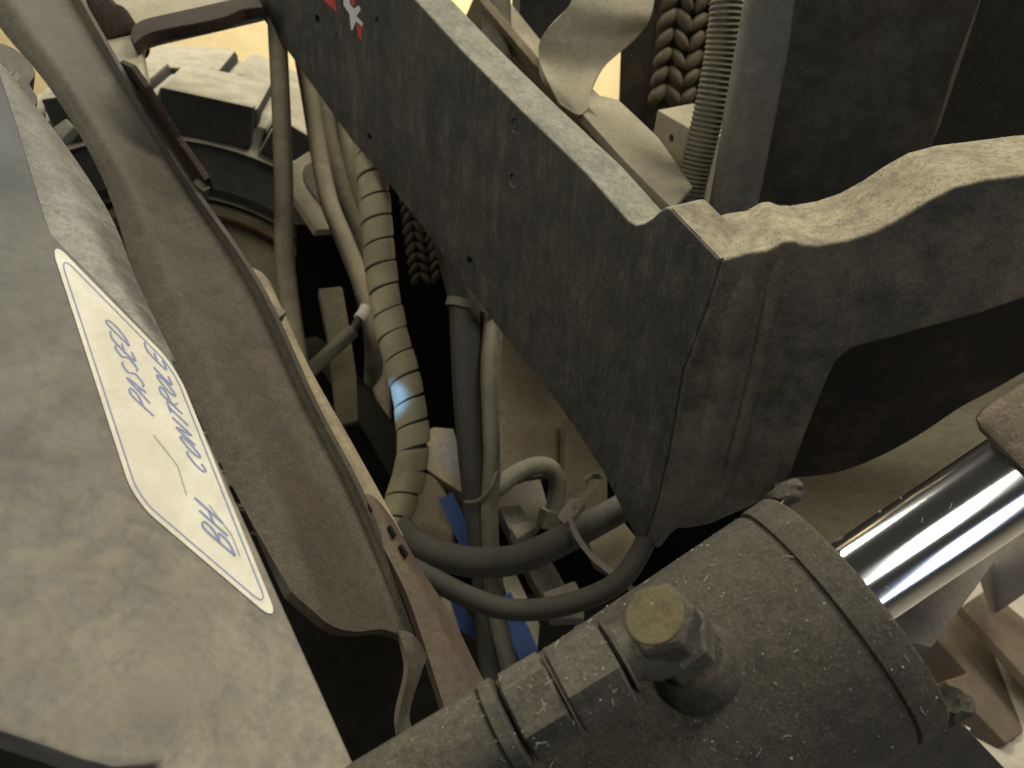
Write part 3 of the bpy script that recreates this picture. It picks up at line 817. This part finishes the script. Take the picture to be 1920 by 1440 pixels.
# blue straps deep in the gap
o = link('blue_strap', strap([(835, 930, .95), (852, 965, .95), (872, 1010, .95), (890, 1060, .94)], .020, .003), BLUE)
tag(o, 'upper bit of blue strap left of the thick centre hose', 'strap', 'blue straps in the gap')
o = link('blue_strap', strap([(842, 1110, .85), (858, 1140, .85), (878, 1175, .85), (905, 1182, .86)], .016, .003), BLUE)
tag(o, 'blue strap end just under the lower bowing hose', 'strap', 'blue straps in the gap')
o = link('blue_strap', strap([(940, 1120, .92), (968, 1175, .92), (990, 1225, .91), (1010, 1290, .9)], .026, .003), BLUE)
tag(o, 'wide blue strap right of the slim hose, above the coupling', 'strap', 'blue straps in the gap')

# ------------------------------------------------------------------ chassis behind the hoses, blackened to paint in deep shade
t = thing('chassis', 'chassis box in the depth behind the hoses, blackened as painted shade', 'chassis', P(800, 1000, 1.35))
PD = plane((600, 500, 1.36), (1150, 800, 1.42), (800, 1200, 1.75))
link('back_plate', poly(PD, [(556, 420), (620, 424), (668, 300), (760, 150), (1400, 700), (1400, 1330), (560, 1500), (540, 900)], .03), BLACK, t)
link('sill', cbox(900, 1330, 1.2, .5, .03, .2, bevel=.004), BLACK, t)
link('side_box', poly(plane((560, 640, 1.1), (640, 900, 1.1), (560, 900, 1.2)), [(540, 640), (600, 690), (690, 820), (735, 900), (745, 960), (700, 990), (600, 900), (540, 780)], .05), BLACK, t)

link('gap_shade_sheet', poly(plane((300, 1450, 1.0), (800, 1440, .98), (600, 1100, 1.1)), [(-200, 1340), (250, 1240), (470, 1000), (560, 1040), (820, 1180), (900, 1310), (880, 1640), (-200, 1640)], .02), BLACK, t)  # black sheet added where the gap holds only deep shade
t = thing('tank_cover', 'cream angular cover in front of the tyre with a dark slot', 'cover', P(590, 360, 1.22))
PQ = plane((560, 300, 1.24), (620, 420, 1.22), (620, 290, 1.27))
link('face_sheet', poly(PQ, [(540, 300), (552, 300), (575, 284), (590, 280), (680, 300), (700, 424), (592, 432), (552, 372), (530, 350)], .02, .004), CREAM, t)
link('slot', poly(PQ, smo([(588, 305), (572, 312), (568, 330), (576, 352), (600, 384), (630, 420), (660, 400), (640, 310)], 2), .004, .001, off=.003), DARK, t)
o = link('upright_bracket', poly(plane((605, 550, 1.02), (650, 690, 1.0), (650, 550, 1.03)), [(596, 540), (642, 536), (655, 610), (668, 700), (672, 790), (632, 800), (622, 690), (612, 620)], .02, .003), SHELF)
tag(o, 'dim olive upright bracket behind the short stub pipe', 'bracket')
t = thing('stub_pipe', 'short pale stub pipe pointing up left of the wrap, with a white tip', 'pipe', P(620, 660, .93))
link('tube', sweep([P(575, 700, .92), P(600, 678, .925), P(630, 650, .93), P(662, 620, .94)], .0095, 18), HOSEL, t)
link('tip', sweep([P(672, 598, .95), P(680, 588, .955), P(686, 576, .96)], .0075, 16), plain('white_tip', (.6, .56, .46), .5), t)
link('band', sweep([P(660, 622, .94), P(676, 594, .952)], .0055, 14), DARK, t)

def slab(name, label, cat, pl, pts, m, th=.015, bev=.002):
    return tag(link(name, poly(pl, pts, th, bev), m), label, cat)
slab('cream_block', 'small cream block between wrap and thick hose', 'block', plane((800, 860, 1.06), (860, 860, 1.06), (830, 920, 1.02)),
     [(796, 812), (812, 800), (850, 803), (858, 830), (900, 840), (900, 925), (862, 922), (800, 880)], TAN, .05)
slab('drum_side', 'rounded grey-brown drum side below the cream wrap', 'drum', plane((790, 920, 1.0), (840, 950, .99), (800, 1030, .96)),
     smo([(760, 880), (800, 885), (825, 905), (845, 945), (850, 1000), (835, 1060), (780, 1060), (760, 960)], 3), GRIME, .06, .012)
slab('tan_guard', 'tan stained plate right of the twin hoses, under the frame edge', 'steel plate', plane((940, 700, 1.02), (1070, 830, 1.0), (940, 890, .94)),
     [(915, 580), (960, 620), (1074, 795), (1074, 832), (1062, 868), (1030, 890), (930, 905), (905, 880)], GRIME)
slab('grey_flap', 'plain grey plate under the gooseneck pipe', 'steel plate', plane((940, 930, 1.06), (1010, 960, 1.04), (960, 1000, .98)),
     [(920, 925), (1012, 892), (1030, 955), (1010, 985), (970, 1010), (940, 960)], GREYP)
slab('olive_post', 'dark olive post between gooseneck pipe and frame', 'post', plane((1060, 800, .98), (1130, 900, .97), (1080, 960, .93)),
     [(1062, 780), (1140, 860), (1140, 960), (1098, 990), (1056, 970)], SHELF)
slab('tan_web', 'flat tan plate below the frame tip, right of the square tie head', 'steel plate', plane((1110, 980, .92), (1180, 1020, .91), (1140, 1060, .88)),
     [(1090, 960), (1140, 940), (1196, 1010), (1180, 1060), (1165, 1080), (1120, 1055), (1100, 1010)], GRIME)
slab('brace_bar', 'dark slanting brace deep behind the slim hose', 'brace', plane((960, 980, 1.0), (1020, 1090, .98), (980, 1100, .96)),
     [(935, 950), (975, 945), (1065, 1105), (1090, 1160), (1050, 1170), (1000, 1090)], DARKM)
slab('grey_lug', 'small dull grey block above the lower bowing hose', 'block', plane((1050, 1110, .86), (1090, 1110, .86), (1060, 1150, .84)),
     [(1018, 1110), (1078, 1088), (1096, 1122), (1095, 1160), (1030, 1160)], GREYP)
slab('pale_strip', 'pale cream strip between red rail lip and blue strap', 'strip', plane((830, 1100, .80), (860, 1180, .78), (840, 1180, .78)),
     [(818, 1094), (834, 1092), (868, 1200), (866, 1240)], CREAM, .006, .001)
slab('pale_wedge', 'pale cream wedge above the coupling, right of the blue strap', 'strip', plane((990, 1170, .96), (1010, 1170, .96), (1000, 1200, .95)),
     [(930, 1060), (960, 1060), (1012, 1170), (1008, 1215), (1000, 1215), (960, 1140)], CREAM, .006, .001)

# ------------------------------------------------------------------ mast behind the frame, upper right
t = thing('mast_rail', 'wide dark steel mast rail standing behind the wavy frame arm', 'mast rail', P(1500, 360, .84))
PM = plane((1420, 350, .86), (1480, 0, .72), (1800, 100, .78))
link('web', poly(PM, [(1505, -80), (1860, -80), (1838, 0), (1790, 130), (1752, 260), (1690, 420), (1540, 560), (1390, 560), (1405, 360), (1490, 0)], .03, .002), DARKM, t)
PM2 = plane((1850, 0, .80), (1760, 250, .92), (1920, 100, .84))
link('flange', poly(PM2, [(1850, -80), (2010, -80), (2010, 380), (1660, 480), (1765, 230), (1840, 0)], .03, .002), DARK, t)
o = link('lift_bar', sweep([P(1460, -70, .72), P(1446, 10, .745), P(1412, 180, .80), P(1385, 330, .85), P(1360, 460, .90)], .0275, 40), BAR)
tag(o, 'smooth dusty steel bar between ribbed hose and dark mast rail', 'bar')
pts = [(1366, -60, .80), (1361, 20, .81), (1350, 110, .83), (1332, 200, .85), (1313, 280, .87), (1296, 350, .89), (1280, 420, .91)]
pth = hose_path(pts, 60)
def ribs(i, a): return 1+.045*math.sin(i*2*math.pi/7)
o = link('corrugated_hose', sweep(pth, .0178, 24, prof=ribs), HOSEL)
tag(o, 'grey corrugated hose standing left of the smooth steel bar', 'hose')

# leaf chain
def chain(x0, y0, x1, y1, d0, d1, ncol, nrow, cw, label):
    bm = bmesh.new()
    A, B = P(x0, y0, d0), P(x1, y1, d1)
    yv = (B-A).normalized()
    xv = frame_of(yv, P(x0+50, y0, d0)-A)[0]; zv = xv.cross(yv)
    if zv.dot(EYE-A) < 0: zv = -zv
    stp = (B-A).length/nrow
    for c in range(ncol):
        sg = 1 if c % 2 else -1
        for k in range(nrow):
            ctr = A+yv*stp*(k+.5*(c % 2)*0)+xv*cw*(c-(ncol-1)/2)+zv*random.uniform(-.001, .001)
            l = (yv + xv*sg*random.uniform(.6, .95) + zv*random.uniform(.1, .35)).normalized(); sj = random.uniform(.88, 1.1)
            w = frame_of(l, zv)[1]; u = l.cross(w)
            res = bmesh.ops.create_icosphere(bm, subdivisions=3, radius=1)
            for v in res['verts']:
                q = v.co
                v.co = ctr + l*q.x*cw*.82*sj + w*q.y*stp*.38*sj + u*q.z*.011
    tag(link('leaf_chain', bm, CHAIN), label, 'chain')
chain(1312, -70, 1270, 215, 1.0, 1.06, 4, 8, .0215, 'dusty brown leaf chain with plaited links beside the corrugated hose')
chain(772, 330, 800, 540, 1.14, 1.16, 3, 11, .016, 'dark leaf chain in shadow right behind the cream wrap')

t = thing('inner_upright', 'dark inner mast upright left of the plaited chain', 'upright', P(1210, 200, 1.08))
PI_ = plane((1180, 0, 1.05), (1170, 200, 1.14), (1250, 100, 1.08))
link('web', poly(PI_, [(1190, -700), (1400, -700), (1345, 130), (1330, 300), (1236, 330), (1180, 270), (1160, 190)], .03, .003), DARKM, t)
link('edge', poly(PI_, [(1246, -80), (1270, -80), (1262, 30), (1238, 180), (1222, 250), (1206, 240), (1226, 120)], .01, .003, off=.02), DARKM, t)
t = thing('angle_rail', 'dusty tan angle rail parallel behind the heavy frame plate', 'rail', P(1100, 220, .95))
PX = plane((1100, 210, .92), (1240, 330, .86), (1160, 190, .96))
link('top_flange', poly(PX, [(880, -30), (930, -30), (1012, 72), (1125, 178), (1160, 186), (1236, 258), (1300, 350), (1262, 392), (1170, 300), (1100, 222)], .012, .002), CREAM, t)
link('web', poly(plane((1100, 215, .915), (1240, 345, .855), (1120, 260, .95)), [(890, -10), (1000, 120), (1100, 218), (1170, 298), (1258, 388), (1240, 420), (1080, 300), (860, 60)], .01, .001), TAN, t)
t = thing('stop_block', 'cream dusty block with a drilled hole, below the plaited chain', 'block', P(1265, 270, .90))
PK = plane((1235, 200, .96), (1320, 260, .90), (1225, 255, .985))
link('body', prism_bm([on(PK, *q) for q in [(1232, 205), (1330, 262), (1318, 400), (1222, 262)]], (P(1300, 192, 1.0)-P(1232, 205, .96)), .003, 2), CREAM, t)
c = on(PK, 1259, 258)
link('drilled_hole', lathe(c-PK[1]*.0006, PK[1], [(0, .0045), (.004, .0045)], 20), DARK, t)
o = link('bent_strap', patch([[(1085, -60, .90), (1150, -60, .905), (1232, -50, .91)], [(1070, 5, .90), (1140, 15, .90), (1222, 25, .91)], [(1018, 66, .925), (1100, 75, .92), (1196, 68, .925)],
                              [(1010, 105, .935), (1070, 125, .93), (1132, 126, .935)], [(1026, 150, .915), (1072, 180, .91), (1110, 165, .92)], [(1050, 195, .91), (1085, 215, .91), (1106, 200, .915)]], thick=.010), CREAM)
tag(o, 'wide dusty S-bent strap standing above the angle rail', 'strap')
hose('rubber_hose', [(925, -80, 1.0), (930, 0, 1.0), (933, 90, 1.0), (936, 180, .99)], .0200, HOSEL, 'pale straight dusty hose at the top edge behind the frame plate')
t = thing('carriage', 'dark carriage box at the top behind the pale straight hose', 'carriage', P(1030, 20, 1.3))
link('body', poly(plane((980, 0, 1.3), (1070, 0, 1.3), (1000, 80, 1.34)), [(960, -700), (1115, -700), (1090, 60), (1010, 90), (960, 60)], .05, .003), DARK, t)
link('edge', poly(plane((975, 0, 1.28), (990, 0, 1.28), (980, 40, 1.3)), [(962, -90), (974, -90), (974, 40), (962, 40)], .05, .003), GREYP, t)

# ------------------------------------------------------------------ loose grit on the frame's upper edges
GRIT = plain('tan_grit', (.36, .30, .20), .95)
def top_faces(names):
    out = []
    for o in FRAME.children:
        if o.name.split('.')[0] in names:
            base = wl(o)
            o.data.calc_loop_triangles()
            for tr in o.data.loop_triangles:
                if tr.normal.z > .62 and tr.area > 1e-6:
                    a, b, c = [base+o.data.vertices[i].co for i in tr.vertices]
                    if o.name.startswith('side_plate') and a.x < P(1180, 400, .6).x: continue
                    out.append((tr.area, a, b, c, tr.normal.copy()))
    return out
TF = top_faces(('cross_plate', 'dust_cake'))
WT = [q[0] for q in TF]
def on_top():
    _, a, b, c, n = random.choices(TF, WT)[0]
    u, v = random.random(), random.random()
    if u+v > 1: u, v = 1-u, 1-v
    return a+(b-a)*u+(c-a)*v, n
lint('grit', FRAME, GRIT, on_top, 2600, .0002, .0013, .03)
